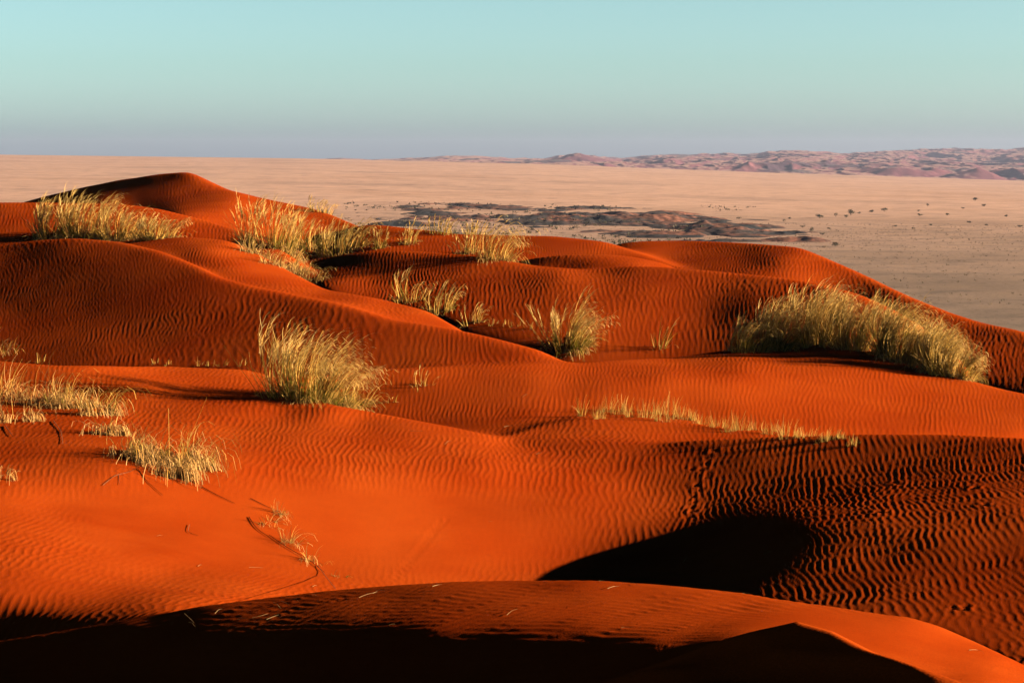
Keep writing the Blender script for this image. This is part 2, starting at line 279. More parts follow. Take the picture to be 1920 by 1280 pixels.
sand = mat('orange_sand', (.62, .10, .015))
n = sand.node_tree.nodes; l = sand.node_tree.links; b = n['Principled BSDF']
geo = n.new('ShaderNodeNewGeometry')
def noise(nodes, links, vec, scale, detail=4, rough=.5):
    t = nodes.new('ShaderNodeTexNoise'); t.inputs['Scale'].default_value = scale; t.inputs['Detail'].default_value = detail
    t.inputs['Roughness'].default_value = rough; links.new(vec, t.inputs['Vector']); return t
def rampn(nodes, links, fac, stops):
    r = nodes.new('ShaderNodeValToRGB'); e = r.color_ramp.elements
    while len(e) > 1: e.remove(e[-1])
    e[0].position = stops[0][0]; e[0].color = (*stops[0][1], 1)
    for p, c in stops[1:]: e.new(p).color = (*c, 1)
    links.new(fac, r.inputs[0]); return r
SAND_A, SAND_B = (.215, .0245, .0022), (.285, .047, .0056)
n1 = noise(n, l, geo.outputs['Position'], .45, 7, .66); r1 = rampn(n, l, n1.outputs[0], [(.3, SAND_A), (.72, SAND_B)])
n2 = noise(n, l, geo.outputs['Position'], 160, 2); r2 = rampn(n, l, n2.outputs[0], [(.3, (.78, .78, .78)), (.7, (1.15, 1.15, 1.15))])
mx = n.new('ShaderNodeMix'); mx.data_type = 'RGBA'; mx.blend_type = 'MULTIPLY'; mx.inputs[0].default_value = 1
l.new(r1.outputs[0], mx.inputs[6]); l.new(r2.outputs[0], mx.inputs[7]); l.new(mx.outputs[2], b.inputs['Base Color'])
bp = n.new('ShaderNodeBump'); bp.inputs['Strength'].default_value = .35; bp.inputs['Distance'].default_value = .004
n3 = noise(n, l, geo.outputs['Position'], 90, 3); l.new(n3.outputs[0], bp.inputs['Height']); l.new(bp.outputs[0], b.inputs['Normal'])
b.inputs['Specular IOR Level'].default_value = .0; b.inputs['Roughness'].default_value = 1

DLAB = dict(near='near black sand dune whose peak rises from the bottom right edge', front='shadowed foreground dune running across the whole bottom of the photo',
 main='wide rippled dune sweeping from bright orange on the left to dark on the right', toe='low rippled sand lip under the row of thin pale grass',
 mid='smooth orange dune carrying the widest grass clump on its crest', left='broad dark brown rippled dune face on the left', saddle='narrow dune with a bright smooth slip strip behind the broad dark left face',
 centre='rippled brown dune face in the middle behind the grass tufts', small='small dark rippled dune cap just behind the middle dune face', ridge='rippled dune carrying the wide straw grass clump below the sharp peak',
 rear='low orange dune with scattered grass in front of the dark rocky mounds', edge='dune rim sloping down to the pale plain on the right', peak='tall sharp peaked dune with a dark hollow at the upper left')
P3 = np.stack([XG, YG, ZG+CAM_Z], -1).reshape(-1, 3); Fall = ridx(len(UA), len(DA)); fid = ID[:-1, :-1]
for k, L in enumerate(DUNES):
    F_ = Fall[fid == k]
    if not len(F_): continue
    use = np.unique(F_); remap = np.zeros(len(P3), np.int32); remap[use] = np.arange(len(use))
    tag(mesh_obj('dune', P3[use], remap[F_], sand), DLAB[L['n']], 'dune', None, 'structure')
del P3, Fall

# ---------- the plain, the far hills, the rocky mounds ----------
def lerp_px(px, pts): a = np.array(pts, float); return np.interp(px, a[:, 0], a[:, 1])
PLAIN_PX = [(-400,288.5),(0,290),(560,297),(1000,307),(1400,322),(1900,338),(2300,346)]
def plain_z(u, d):
    px = 960+u*FPX; ze = -(lerp_px(px, PLAIN_PX)-292)/FPX*4000
    t = np.clip((d-600)/3400, 0, 1); t = t*t*(3-2*t)*.55+t*.45
    x = u*d
    z = -30*(1-t)+ze*t-np.maximum(d-4000, 0)*.03
    return z+.5*fbm(x, d, 21, 160, 3)*np.clip(d/500, 0, 1)*np.clip((4200-d)/1500,0,1)
def polar(u0, u1, nu, d0, d1, nd, zf):
    u = np.linspace(u0, u1, nu); d = np.exp(np.linspace(math.log(d0), math.log(d1), nd))
    U, D = np.meshgrid(u, d, indexing='ij'); Z = zf(U, D)
    return np.stack([U*D, D, Z+CAM_Z], -1).reshape(-1, 3), ridx(nu, nd).reshape(-1, 4)
plain = mat('dry_grass_plain', (.5, .36, .22))
n = plain.node_tree.nodes; l = plain.node_tree.links; b = n['Principled BSDF']; geo = n.new('ShaderNodeNewGeometry')
a1 = noise(n, l, geo.outputs['Position'], .004, 5, .6); a2 = noise(n, l, geo.outputs['Position'], .06, 6, .65); a3 = noise(n, l, geo.outputs['Position'], .9, 3, .7)
q1 = rampn(n, l, a1.outputs[0], [(.33, (.38, .245, .19)), (.5, (.465, .31, .25)), (.66, (.335, .225, .185))])
q2 = rampn(n, l, a2.outputs[0], [(.3, (.56, .58, .60)), (.5, (.95, .95, .95)), (.75, (1.16, 1.12, 1.06))])
q3 = rampn(n, l, a3.outputs[0], [(.34, (.55, .55, .52)), (.46, (1, 1, 1))])
m1 = n.new('ShaderNodeMix'); m1.data_type = 'RGBA'; m1.blend_type = 'MULTIPLY'; m1.inputs[0].default_value = 1
m2 = n.new('ShaderNodeMix'); m2.data_type = 'RGBA'; m2.blend_type = 'MULTIPLY'; m2.inputs[0].default_value = 1
l.new(q1.outputs[0], m1.inputs[6]); l.new(q2.outputs[0], m1.inputs[7]); l.new(m1.outputs[2], m2.inputs[6]); l.new(q3.outputs[0], m2.inputs[7])
# blond grassland far out, sparser stony ground (greyer) nearer the dunes
sp = n.new('ShaderNodeSeparateXYZ'); l.new(geo.outputs['Position'], sp.inputs[0])
mr = n.new('ShaderNodeMapRange'); mr.inputs[1].default_value = 350; mr.inputs[2].default_value = 1500; l.new(sp.outputs['Y'], mr.inputs[0])
ad = n.new('ShaderNodeMath'); ad.operation = 'MULTIPLY_ADD'; l.new(a1.outputs[0], ad.inputs[0]); ad.inputs[1].default_value = .8; ad.inputs[2].default_value = -.4
a4 = n.new('ShaderNodeMath'); l.new(mr.outputs[0], a4.inputs[0]); l.new(ad.outputs[0], a4.inputs[1])
gr = rampn(n, l, a4.outputs[0], [(.0, (.40, .46, .47)), (.75, (1, 1, 1))])
m3 = n.new('ShaderNodeMix'); m3.data_type = 'RGBA'; m3.blend_type = 'MULTIPLY'; m3.inputs[0].default_value = 1
l.new(m2.outputs[2], m3.inputs[6]); l.new(gr.outputs[0], m3.inputs[7]); l.new(m3.outputs[2], b.inputs['Base Color'])
V, F_ = polar(-1.2, 1.2, 500, 70, 5200, 420, plain_z)
tag(mesh_obj('plain', V, F_, plain), 'wide pale grassy plain behind and below the dunes', None, None, 'structure')

def hills_z(u, d):
    x = u*d; px = 960+u*FPX
    base = -(lerp_px(px, PLAIN_PX)-292)/FPX*4300-7
    t = np.clip((d-4300)/4200, 0, 1)
    top = lerp_px(px, [(300,303),(560,298),(640,295),(700,298),(770,294),(830,291),(900,292),(960,296),(1010,296),(1060,290),(1090,289),(1120,293),(1160,297),(1200,294),(1260,288),(1340,288),(1400,290),(1440,283),(1500,282),(1580,286),(1640,280),(1720,280),(1800,279),(1860,281),(1920,276),(2100,274)])
    zt = -(top-292)/FPX*8500-6
    z = base*(1-t)+zt*t
    rid = 1-np.abs(fbm(x, d*.4, 31, 380, 5, .55))*2.2
    env = np.clip((d-4350)/500, 0, 1)*(.25+.75*np.clip((px-500)/900, 0, 1))
    fade = np.clip((8700-d)/300, 0, 1)
    z = z+(rid-.55)*17*env*fade*np.clip(.5+.5*(d-4300)/4000, 0, 1)+2.5*fbm(x, d, 33, 60, 4)*env*fade
    z = z+(.5-np.abs(fbm(x, d*.5, 35, 120, 4, .6))*1.9)*11*env*fade
    for (cx, dd, w, ww, h) in [(1405,4900,75,150,34),(1470,5000,70,170,30),(1550,5150,80,160,26),(1620,4850,60,140,32),(1690,4750,80,170,36),(1760,4800,60,150,30),(1830,4650,70,140,40),(1900,4950,80,190,44),(2000,4900,100,200,44),(1080,6200,70,200,34),(1255,5600,60,170,20),(1160,5400,70,170,16),(1035,5500,60,150,12)]:
        q = np.hypot((px-cx)/w, (d-dd)/ww); z = z+h*.62*np.maximum(1-q, 0)**1.1*(1+.25*fbm(x, d, 38, 90, 3))
    return z-np.maximum(d-8600, 0)*.25
hill = mat('red_hill_rock', (.33, .15, .10))
n = hill.node_tree.nodes; l = hill.node_tree.links; b = n['Principled BSDF']; geo = n.new('ShaderNodeNewGeometry')
h1 = noise(n, l, geo.outputs['Position'], .004, 6, .62); hr = rampn(n, l, h1.outputs[0], [(.34, (.085, .034, .05)), (.5, (.13, .052, .07)), (.66, (.19, .085, .10))])
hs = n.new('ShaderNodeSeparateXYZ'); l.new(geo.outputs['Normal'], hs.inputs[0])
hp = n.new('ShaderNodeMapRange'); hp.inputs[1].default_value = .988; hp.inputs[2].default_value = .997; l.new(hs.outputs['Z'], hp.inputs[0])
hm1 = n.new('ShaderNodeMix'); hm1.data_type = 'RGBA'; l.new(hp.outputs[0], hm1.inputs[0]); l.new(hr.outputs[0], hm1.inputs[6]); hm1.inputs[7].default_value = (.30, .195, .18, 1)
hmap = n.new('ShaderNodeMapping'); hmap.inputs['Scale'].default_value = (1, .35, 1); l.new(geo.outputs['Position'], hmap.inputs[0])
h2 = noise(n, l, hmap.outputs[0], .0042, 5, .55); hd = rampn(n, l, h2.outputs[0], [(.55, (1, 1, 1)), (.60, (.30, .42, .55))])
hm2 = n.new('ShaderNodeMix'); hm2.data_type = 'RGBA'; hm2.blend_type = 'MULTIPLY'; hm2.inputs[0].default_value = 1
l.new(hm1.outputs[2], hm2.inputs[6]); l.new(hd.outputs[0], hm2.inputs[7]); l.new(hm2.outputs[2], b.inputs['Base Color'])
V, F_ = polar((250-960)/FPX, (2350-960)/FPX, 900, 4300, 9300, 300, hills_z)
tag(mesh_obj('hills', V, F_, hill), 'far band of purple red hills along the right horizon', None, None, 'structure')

def mound_z(u, d):
    x = u*d; px = 960+u*FPX
    env = np.zeros_like(x)
    row = HOR-FPX*plain_z(u, d)/d
    wob = 4.5*vnoise(x, d, 48, 45)
    for (cx, cy, rx, ry, h) in [(870,387,150,5,3.0),(1060,391,180,4,3.0),(770,396,110,4,2.6),(1020,403,320,4,3.6),(800,410,150,5,3.2),(1130,414,320,4.5,3.8),(930,422,280,4,3.2),(1290,424,210,4.5,3.6),(720,420,90,5,2.8),(1410,437,150,6,4.2),(1230,440,120,4.5,3.2),(1490,450,70,4,3.4),(690,437,70,4,2.6),(1020,434,180,3,2.4),(1350,452,110,3,2.6)]:
        env = np.maximum(env, h*np.maximum(1-((px-cx)/rx)**2-((row+wob-cy)/ry)**2, 0)**.5)
    rid = fbm(x*.8, d*.22, 41, 17, 4, .62)+.5*fbm(x, d*.2, 47, 60, 2)
    return plain_z(u, d)-.35+env*(.24+.30*np.clip((px-1230)/150, 0, 1)+.75*rid)+.2*env*fbm(x, d, 44, 5, 3)
rock = mat('scrubby_mound', (.16, .09, .07))
n = rock.node_tree.nodes; l = rock.node_tree.links; b = n['Principled BSDF']; geo = n.new('ShaderNodeNewGeometry')
k1 = noise(n, l, geo.outputs['Position'], .035, 4, .6); k2 = noise(n, l, geo.outputs['Position'], .32, 4, .75)
c1 = rampn(n, l, k1.outputs[0], [(.40, (.022, .026, .034)), (.50, (.055, .042, .044)), (.59, (.18, .08, .06))])
c2 = rampn(n, l, k2.outputs[0], [(.44, (.4, .45, .42)), (.56, (1, 1, 1))])
mm = n.new('ShaderNodeMix'); mm.data_type = 'RGBA'; mm.blend_type = 'MULTIPLY'; mm.inputs[0].default_value = 1
l.new(c1.outputs[0], mm.inputs[6]); l.new(c2.outputs[0], mm.inputs[7]); l.new(mm.outputs[2], b.inputs['Base Color'])
V, F_ = polar((560-960)/FPX, (1620-960)/FPX, 900, 640, 1350, 420, mound_z)
tag(mesh_obj('rocky_mounds', V, F_, rock), 'low dark rocky mounds on the plain behind the dunes', None, None, 'structure')

# ---------- grass ----------
def grass_mat(name, trans):
    m = bpy.data.materials.new(name); m.use_nodes = True; n = m.node_tree.nodes; l = m.node_tree.links
    b = n['Principled BSDF']; b.inputs['Roughness'].default_value = .7; b.inputs['Specular IOR Level'].default_value = .2
    at = n.new('ShaderNodeAttribute'); at.attribute_name = 'tint'; l.new(at.outputs['Color'], b.inputs['Base Color'])
    t = n.new('ShaderNodeBsdfTranslucent'); l.new(at.outputs['Color'], t.inputs[0])
    x = n.new('ShaderNodeMixShader'); x.inputs[0].default_value = trans; l.new(b.outputs[0], x.inputs[1]); l.new(t.outputs[0], x.inputs[2])
    l.new(x.outputs[0], n['Material Output'].inputs[0]); return m
M_DRY, M_GREEN = grass_mat('straw', .35), grass_mat('green_blade', .4)
STRAW = [(.86, .50, .10), (.90, .56, .14), (.56, .27, .04), (.72, .48, .11)]
GREEN = [(.10, .105, .008), (.17, .17, .012), (.30, .26, .02), (.52, .37, .05)]
DEAD = [(.80, .46, .14), (.88, .54, .20), (.55, .28, .07)]
PLUME = [(.95, .62, .18), (.85, .52, .12), (1.0, .70, .26)]
def blades(roots, vec, L, bend, width, wind, cols, seg=5, tipw=.15, dark=.75):
    """ribbons: start direction vec (horizontal lean), bending further over along their length"""
    n_ = len(roots); p = roots.copy(); vec = vec.copy(); pts = [p.copy()]; dirs = []
    for s in range(seg):
        f = (s+.5)/seg
        h = vec*(1+bend[:, None]*f**1.4*1.7)+wind*(f**2.2*2.4+.15)
        th = np.clip(np.hypot(h[:, 0], h[:, 1]), 1e-4, 2.9); hd = h/np.maximum(np.hypot(h[:, 0], h[:, 1]), 1e-4)[:, None]
        dv = np.c_[hd*np.sin(th)[:, None], np.cos(th)]
        p = p+dv*(L/seg)[:, None]; pts.append(p.copy()); dirs.append(dv)
    pts = np.stack(pts, 1)
    a = RNG.uniform(0, 2*np.pi, n_); w = np.c_[np.cos(a), np.sin(a), np.zeros(n_)]
    prof = np.linspace(1, tipw, seg+1)**.8
    off = w[:, None]*(width[:, None]*.5*prof[None])[..., None]
    V = np.stack([pts-off, pts+off], 2).reshape(n_, -1, 3)
    base = (np.arange(n_)*(2*(seg+1)))[:, None]+(np.arange(seg)*2)[None]
    F_ = np.stack([base, base+1, base+3, base+2], -1).reshape(-1, 4)
    ci_ = RNG.integers(0, len(cols), n_); cc = np.array(cols)[ci_]*RNG.uniform(.28, .82, (n_, 1))
    T = np.repeat(cc, 2*(seg+1), 0)
    return V.reshape(-1, 3), F_, T, pts
def join(parts):
    V = []; F_ = []; T = []; o = 0
    for v, f, t in parts:
        V.append(v); F_.append(f+o); T.append(t); o += len(v)
    return np.concatenate(V), np.concatenate(F_), np.concatenate(T)
def tuft(label, group, px, row, hpx, wpx, nst=90, ngr=160, nth=120, lean=.25, green=1.0, cat='grass tuft', spread=.5, wbl=.006, name='grass_tuft', plume=True, lying=0.0, depthr=.6, base=None, thl=(.15, .5), droop=(1.0, 0.0), lift=0.0):
    """one clump: stalks with feathery plumes, green blades, dead thatch at the foot"""
    c = grid_hit(px, row) if base is None else base
    d = c[1]; H = hpx*d/FPX; W = wpx*d/FPX
    t = thing(name, tuple(c), label, cat, group)
    nb = max(3, int(13*min(1, W/.7)+4)+(14 if W > 1.1 else 0)); ba = RNG.uniform(0, 2*np.pi, nb); br = np.sqrt(RNG.uniform(0, 1, nb)); bh = RNG.uniform(.42, 1.0, nb); bl = RNG.normal(0, .30, (nb, 2))
    def roots(n_, k):
        """blades stand in bundles, each with its own foot, height and lean"""
        q = RNG.integers(0, nb, n_)
        X = br[q]*np.cos(ba[q])+RNG.normal(0, .10, n_); Y = br[q]*np.sin(ba[q])+RNG.normal(0, .10, n_)
        x = c[0]+k*X*W*.5; y = c[1]+k*Y*W*.5*depthr
        return np.c_[x, y, ground_z(x, y)-.02+lift*RNG.uniform(0, 1, n_)**.8]-c, np.c_[X, Y]+bl[q], bh[q]
    wind = np.array([lean, lean*.15]) if not lying else lean*np.array(droop)
    wb = wbl*1.7*max(1, d/30)
    nst, ngr, nth = int(nst*.85+.9), int(ngr*.72+.9), int(nth*1.0+.9)
    if nst:
        ro, ra, rh = roots(nst, .8)
        v, f, tt, pts = blades(ro, ra*spread*.6+RNG.normal(0, .05, (nst, 2)), H*RNG.uniform(.7, 1.2, nst)*(.3+.7*rh), RNG.uniform(.2, 1.0, nst), np.full(nst, wb*.8), wind, STRAW, 6, .5)
        o_st = mesh_obj('stalks', v, f, M_DRY, t, tt, False)
        if plume:
            k = 7; pr = []
            A = pts[:, 4]; B = pts[:, 6]
            for q in range(k):
                ff = q/k; r0 = A+(B-A)*ff; dv = (B-A); L_ = np.linalg.norm(dv, axis=1)
                hv = dv[:, :2]/np.maximum(L_, .01)[:, None]
                v, f, tt, _ = blades(r0, hv*1.2+RNG.normal(0, .16, (nst, 2))+wind*.4, L_*RNG.uniform(.45, .8, nst), RNG.uniform(.2, .8, nst), np.full(nst, wb*.75), wind*.7, PLUME, 3, .3)
                pr.append((v, f, tt))
            mesh_obj('seed_plumes', *join(pr)[:2], M_DRY, t, join(pr)[2], False)
    if ngr:
        g = int(ngr*green) or 1; dry = max(ngr-g, 1)
        ro, ra, rh = roots(g, .9)
        v, f, tt, _ = blades(ro, ra*spread+RNG.normal(0, .12, (g, 2)), H*RNG.uniform(.5, .98, g)*rh, RNG.uniform(.5, 1.6, g), np.full(g, wb), wind, GREEN, 6, .2)
        mesh_obj('green_blades', v, f, M_GREEN, t, tt, False)
        ro, ra, rh = roots(dry, 1.0)
        v, f, tt, _ = blades(ro, ra*spread*1.1+RNG.normal(0, .10, (dry, 2)), H*RNG.uniform(.5, .98, dry)*rh, RNG.uniform(.5, 1.7, dry), np.full(dry, wb), wind, STRAW, 6, .2)
        mesh_obj('dry_blades', v, f, M_DRY, t, tt, False)
    if nth:
        ro, ra, rh = roots(nth, 1.0)
        v, f, tt, _ = blades(ro, ra*(spread+.5)+RNG.normal(0, .6 if lift else .35, (nth, 2))+lying*np.array(droop), H*RNG.uniform(*thl, nth)*(rh if lift else 1), RNG.uniform(.5, 2.2, nth) if lying else RNG.uniform(1.0, 2.6, nth), np.full(nth, wb), wind*1.4, DEAD, 5, .3)
        mesh_obj('dead_thatch', v, f, M_DRY, t, tt, False)
    return t
exec_grass = True
G1 = 'grass clumps in the wide straw row below the sharp peaked dune'
for px, row, h, w, q, lb in [(100,446,78,60,.35,'straw grass clump at the left end of the row below the peaked dune'),(160,447,84,90,.45,'tallest straw grass clump in the row below the peaked dune'),
        (225,449,70,80,.35,'straw grass clump right of the tallest one in the row below the peaked dune'),(290,448,48,80,.3,'short leaning straw clump at the right end of the row below the peaked dune')]:
    tuft(lb, G1, px, row, h, w, 130, 220, 320, .3, q)
G2 = 'grass clumps scattered on the dunes behind the middle face'
for px, row, h, w, ns, ng, nt, q, le, lb in [
   (468,460,84,40,30,50,60,.2,.1,'thin pale grass clump at the left end of the middle distance scrub'),
   (522,468,96,84,80,230,160,.75,.15,'dense green grass clump in the middle distance beside the bright slope'),
   (580,472,72,84,60,190,170,.8,.2,'dark green clump between the two pale ones in the middle distance'),
   (638,474,66,100,80,170,260,.35,.25,'wide pale straw clump right of the dark green one'),
   (600,398,30,60,40,60,20,.6,.3,'low grass on the skyline of the peaked dune slope'),
   (655,415,20,46,14,50,20,.9,.3,'small green grass at the foot of the peaked dune slope'),
   (708,468,36,34,24,60,30,.8,0,'small upright green clump on the crest of the middle dune face'),
   (765,458,44,44,26,50,60,.4,.1,'small straw clump with thin stems right of the upright green one'),
   (830,438,34,70,40,90,20,.85,.15,'green grass standing against the dark rocky mounds'),
   (890,440,30,34,16,50,10,.8,.1,'thin green grass beside the rocky mounds, right of the wider one'),
   (878,476,56,56,24,60,90,.3,0,'small straw clump left of the drooping fan of straw'),
   (920,486,84,90,80,110,260,.2,.4,'fan of pale drooping straw left of the small dark dune cap')]:
    tuft(lb, G2, px, row, h, w, ns, ng, nt, le, q)
for k, (px, row, w) in enumerate([(490,480,70),(520,498,70),(555,515,70),(588,530,60)]):
    tuft(['dead drooping straw at the top of the bright slip strip','dead drooping straw second from the top of the bright slip strip','dead drooping straw third from the top of the bright slip strip','dead drooping straw at the bottom of the bright slip strip'][k],
         'dead straw along the bright slip strip', px, row, 44, w, 16, 30, 240, .3, .15, lying=.5, thl=(.3, .9))
tuft("small leaning grass clump with tall thin stems on the dark left dune's nose", None, 770, 566, 62, 70, 26, 90, 50, .3, .55)
tuft('green blades drooping down the slope under the clump with tall thin stems', None, 825, 588, 60, 60, 30, 80, 70, .25, .6)
tuft('small pale feathery tuft on a sand hump left of the round green tuft', None, 888, 608, 40, 40, 20, 60, 70, .2, .15)
tuft('round green and gold tuft standing in the middle of the dunes', None, 1060, 654, 104, 92, 150, 420, 160, .22, .62, spread=.6)
tuft('low dry grass drooping at the right foot of the round green tuft', None, 1085, 658, 46, 60, 20, 60, 120, .5, .3)
tuft('large green and gold tuft standing alone at the centre left', None, 580, 748, 136, 176, 340, 900, 340, .32, .68, spread=.62, depthr=.7)
tuft('bleached dead straw heap at the right foot of the large lone tuft', 'dead straw heaps', 672, 758, 72, 90, 30, 60, 420, .5, .05, plume=False)
G3 = 'grass clumps of the wide row on the right crest'
for px, row, h, w, q, lb in [(1400,660,64,96,.75,'low dark green clump at the left end of the wide row on the right crest'),(1462,655,104,100,.75,'greenest tall clump, second from the left in the wide row on the right crest'),
     (1530,648,124,100,.6,'green gold clump third from the left in the wide row on the right crest'),(1605,657,94,100,.45,'gold green clump in the middle of the wide row on the right crest'),
     (1660,667,120,100,.4,'gold clump third from the right in the wide row on the right crest'),(1695,678,78,80,.4,'gold clump just left of the second from the right in the wide right row'),(1730,690,106,90,.35,'gold clump second from the right in the wide row on the right crest'),
     (1796,709,66,64,.2,'low outermost straw clump at the right foot of the wide right row'),(1765,702,90,76,.25,'drooping straw clump at the right end of the wide row on the right crest')]:
    tuft(lb, G3, px, row, h, w, 270, 400, 260, .34, q, spread=.50)
tuft('single tall pale stalk rising from low green grass left of the wide right row', None, 1238, 655, 72, 30, 2, 26, 10, .1, .8, spread=.2)
tuft('few dry stems sticking out of the ripples right of the large lone tuft', None, 795, 728, 40, 50, 5, 22, 12, .2, .4)
tuft('two bent pale stems lying in front of the dead straw heap', None, 735, 757, 26, 40, 0, 6, 14, .5, .1)
G4 = 'thin pale grass shoots along the low sand lip'
xs = np.concatenate([[1094], np.linspace(1125, 1600, 30)])
for k, px in enumerate(xs):
    row = float(np.interp(px, [1090, 1150, 1250, 1350, 1450, 1600], [781, 776, 785, 800, 815, 826])); last = px > 1500
    h = 46 if k == 0 else random.uniform(26, 46)*(1.35 if 1250 < px < 1290 else 1)*(.7 if last else 1)
    od = ['first','second','third','fourth','fifth','sixth','seventh','eighth','ninth','tenth','eleventh','twelfth','thirteenth','fourteenth','fifteenth','sixteenth']
    lb = 'dense green shoot at the left end of the thin grass row on the sand lip' if k == 0 else ('thin pale shoot in the row on the sand lip, %s after the dense green one' % od[k-1] if k < 16 else 'thin pale shoot in the row on the sand lip, %s counted from its right end' % od[30-k])
    tuft(lb, G4, px+random.uniform(-7, 7), row+(random.uniform(-6, 9) if k else 0), h, 36 if k else 18, 16, 46, 16, .1, .5 if k == 0 else .06, cat='grass shoot', spread=.28, wbl=.003, name='grass_shoot', plume=False)
G5 = 'pale grass shoots at the foot of the dark left dune'
for k, (px, row, h) in enumerate([(78,680,24),(292,684,14),(318,684,12),(372,686,16),(395,686,12),(418,686,14),(452,688,18)]):
    tuft(['pale grass shoot nearest the left edge at the foot of the dark left dune','pale shoot at the left tip of the long tuft shadow','short pale shoot second along the long tuft shadow','pale shoot in the middle along the long tuft shadow','short pale shoot right of the middle of the long tuft shadow','pale shoot second left of the large lone tuft','pale shoot just left of the large lone tuft'][k], G5, px, row, h, 20, 4, 10, 3, .1, .2, cat='grass shoot', spread=.3, wbl=.0045, name='grass_shoot', plume=False)
G6 = 'pale grass shoots left of the round green tuft'
for k, (px, row, h) in enumerate([(925,612,14),(948,614,15),(968,615,14),(990,618,16)]):
    tuft('pale grass shoot %s of the four left of the round green tuft' % ['first','second','third','last'][k], G6, px, row, h, 24, 4, 14, 3, .1, .1, cat='grass shoot', spread=.3, wbl=.0045, name='grass_shoot', plume=False)
# wind-flattened grass along the bared roots of the sand spur, lower left
G7 = 'flattened dead grass along the sand spur at the lower left'
DOWN, SIDE = (.5, -1.0), (.95, -.5)
for px, row, h, w, ns, ng, nt, q, le, ly, dr, lb in [
   (4,668,50,60,26,70,80,.4,.5,.4,SIDE,'grass tuft cut by the left edge under the dark dune'),
   (8,752,90,60,22,40,220,.3,.2,.5,SIDE,'upright dry grass with a tall stem at the left edge of the sand spur'),
   (28,790,80,80,2,8,200,.2,.4,1.1,DOWN,'pale broken grass hanging at the left edge of the sand spur'),
   (80,756,105,110,4,40,460,.25,.9,1.3,SIDE,'thick combed over mat of dead grass on top of the sand spur'),
   (135,762,110,100,3,40,420,.2,.9,1.4,SIDE,'dead grass mat right of the thickest one on the sand spur'),
   (188,778,125,60,2,90,300,.45,1.0,1.2,SIDE,'green gold plume of grass arching off the sand spur'),
   (205,815,100,60,0,16,320,.2,.9,1.3,DOWN,'dead straw bridging down the side of the sand spur'),
   (255,856,110,80,0,30,420,.25,.9,1.4,SIDE,'tangled dead grass above the lowest hanging clump of the spur'),
   (305,868,115,100,3,50,640,.2,.8,1.3,SIDE,'thickest tangle of dead grass low on the sand spur'),
   (335,892,150,60,0,16,460,.15,.9,1.5,DOWN,'straw hanging straight down below the thickest tangle'),
   (368,876,130,60,0,70,340,.3,1.1,1.4,SIDE,'grass plume drooping to the right of the thickest tangle'),
   (2,902,50,40,2,10,80,.3,.5,.9,DOWN,'wisp of dead grass cut by the left edge below the spur')]:
    tuft(lb, G7, px, row, h, w*1.25, ns, ng, int(nt*1.1), le, q, spread=.45, wbl=.005, lying=ly, thl=(.4, 1.15), droop=dr, lift=.13, plume=False, name='dead_grass', cat='dead grass')
def stem(label, group, pts, hts, w, col=STRAW, name='dry_grass', cat='dry grass'):
    """one thin stalk through image points, each lifted above the sand it stands over"""
    P = [];
    d0 = grid_hit(*pts[0])
    for (p, r), h in zip(pts, hts):
        if h is None:                       # upright part: same distance as its foot
            u, v = uv(p, r); P.append(np.array([u*d0[1], d0[1], v*d0[1]+CAM_Z]))
        else:
            g = grid_hit(p, r); P.append(g+np.array([0, 0, h]))
    P = np.array(P); c = P[0].copy()
    k = np.linspace(0, len(P)-1, 4*(len(P)-1)+1); P = np.stack([np.interp(k, np.arange(len(P)), P[:, a]) for a in range(3)], 1)-c
    for _ in range(2): P[1:-1] = (P[:-2]+2*P[1:-1]+P[2:])/4
    m_ = len(P); tg = np.gradient(P, axis=0); tg /= np.linalg.norm(tg, axis=1)[:, None]+1e-9
    s1 = np.cross(tg, [.3, .9, .2]); s1 /= np.linalg.norm(s1, axis=1)[:, None]+1e-9; s2 = np.cross(tg, s1)
    rr = w*.5*np.linspace(1, .45, m_)
    ring = [P+rr[:, None]*(np.cos(a)*s1+np.sin(a)*s2) for a in (0, 2.09, 4.19)]
    V = np.stack(ring, 1).reshape(-1, 3); F_ = []
    for i in range(m_-1):
        for a in range(3): F_.append([i*3+a, i*3+(a+1) % 3, i*3+3+(a+1) % 3, i*3+3+a])
    o = mesh_obj(name, V, F_, M_DRY, None, np.tile(np.array(col[RNG.integers(len(col))]), (len(V), 1)), False); o.location = c
    return tag(o, label, cat, group)
GS = 'tall thin stems rising from the tangle on the sand spur'
stem('straight upright green stem rising from the tangle on the spur', GS, [(318,875),(317,830),(316,765)], [0, None, None], .0055)
stem('tall leaning stem left of the flat one on the spur', GS, [(340,876),(350,835),(375,775),(388,745)], [0, None, None, None], .0055)
stem('short straight stem beside the tall leaning one on the spur', GS, [(338,880),(342,848),(345,830)], [0, None, None], .0045)
stem('flat stem reaching right from the tangle on the spur', GS, [(358,877),(385,860),(420,835),(452,815)], [0, None, None, None], .005)
stem('thin stem at the left end of the mat on the spur', GS, [(10,752),(25,705),(42,672)], [0, None, None], .005)
GR = 'bare dark roots and twigs lying on the sand'
DARKW = [(.10, .05, .03), (.14, .07, .035)]
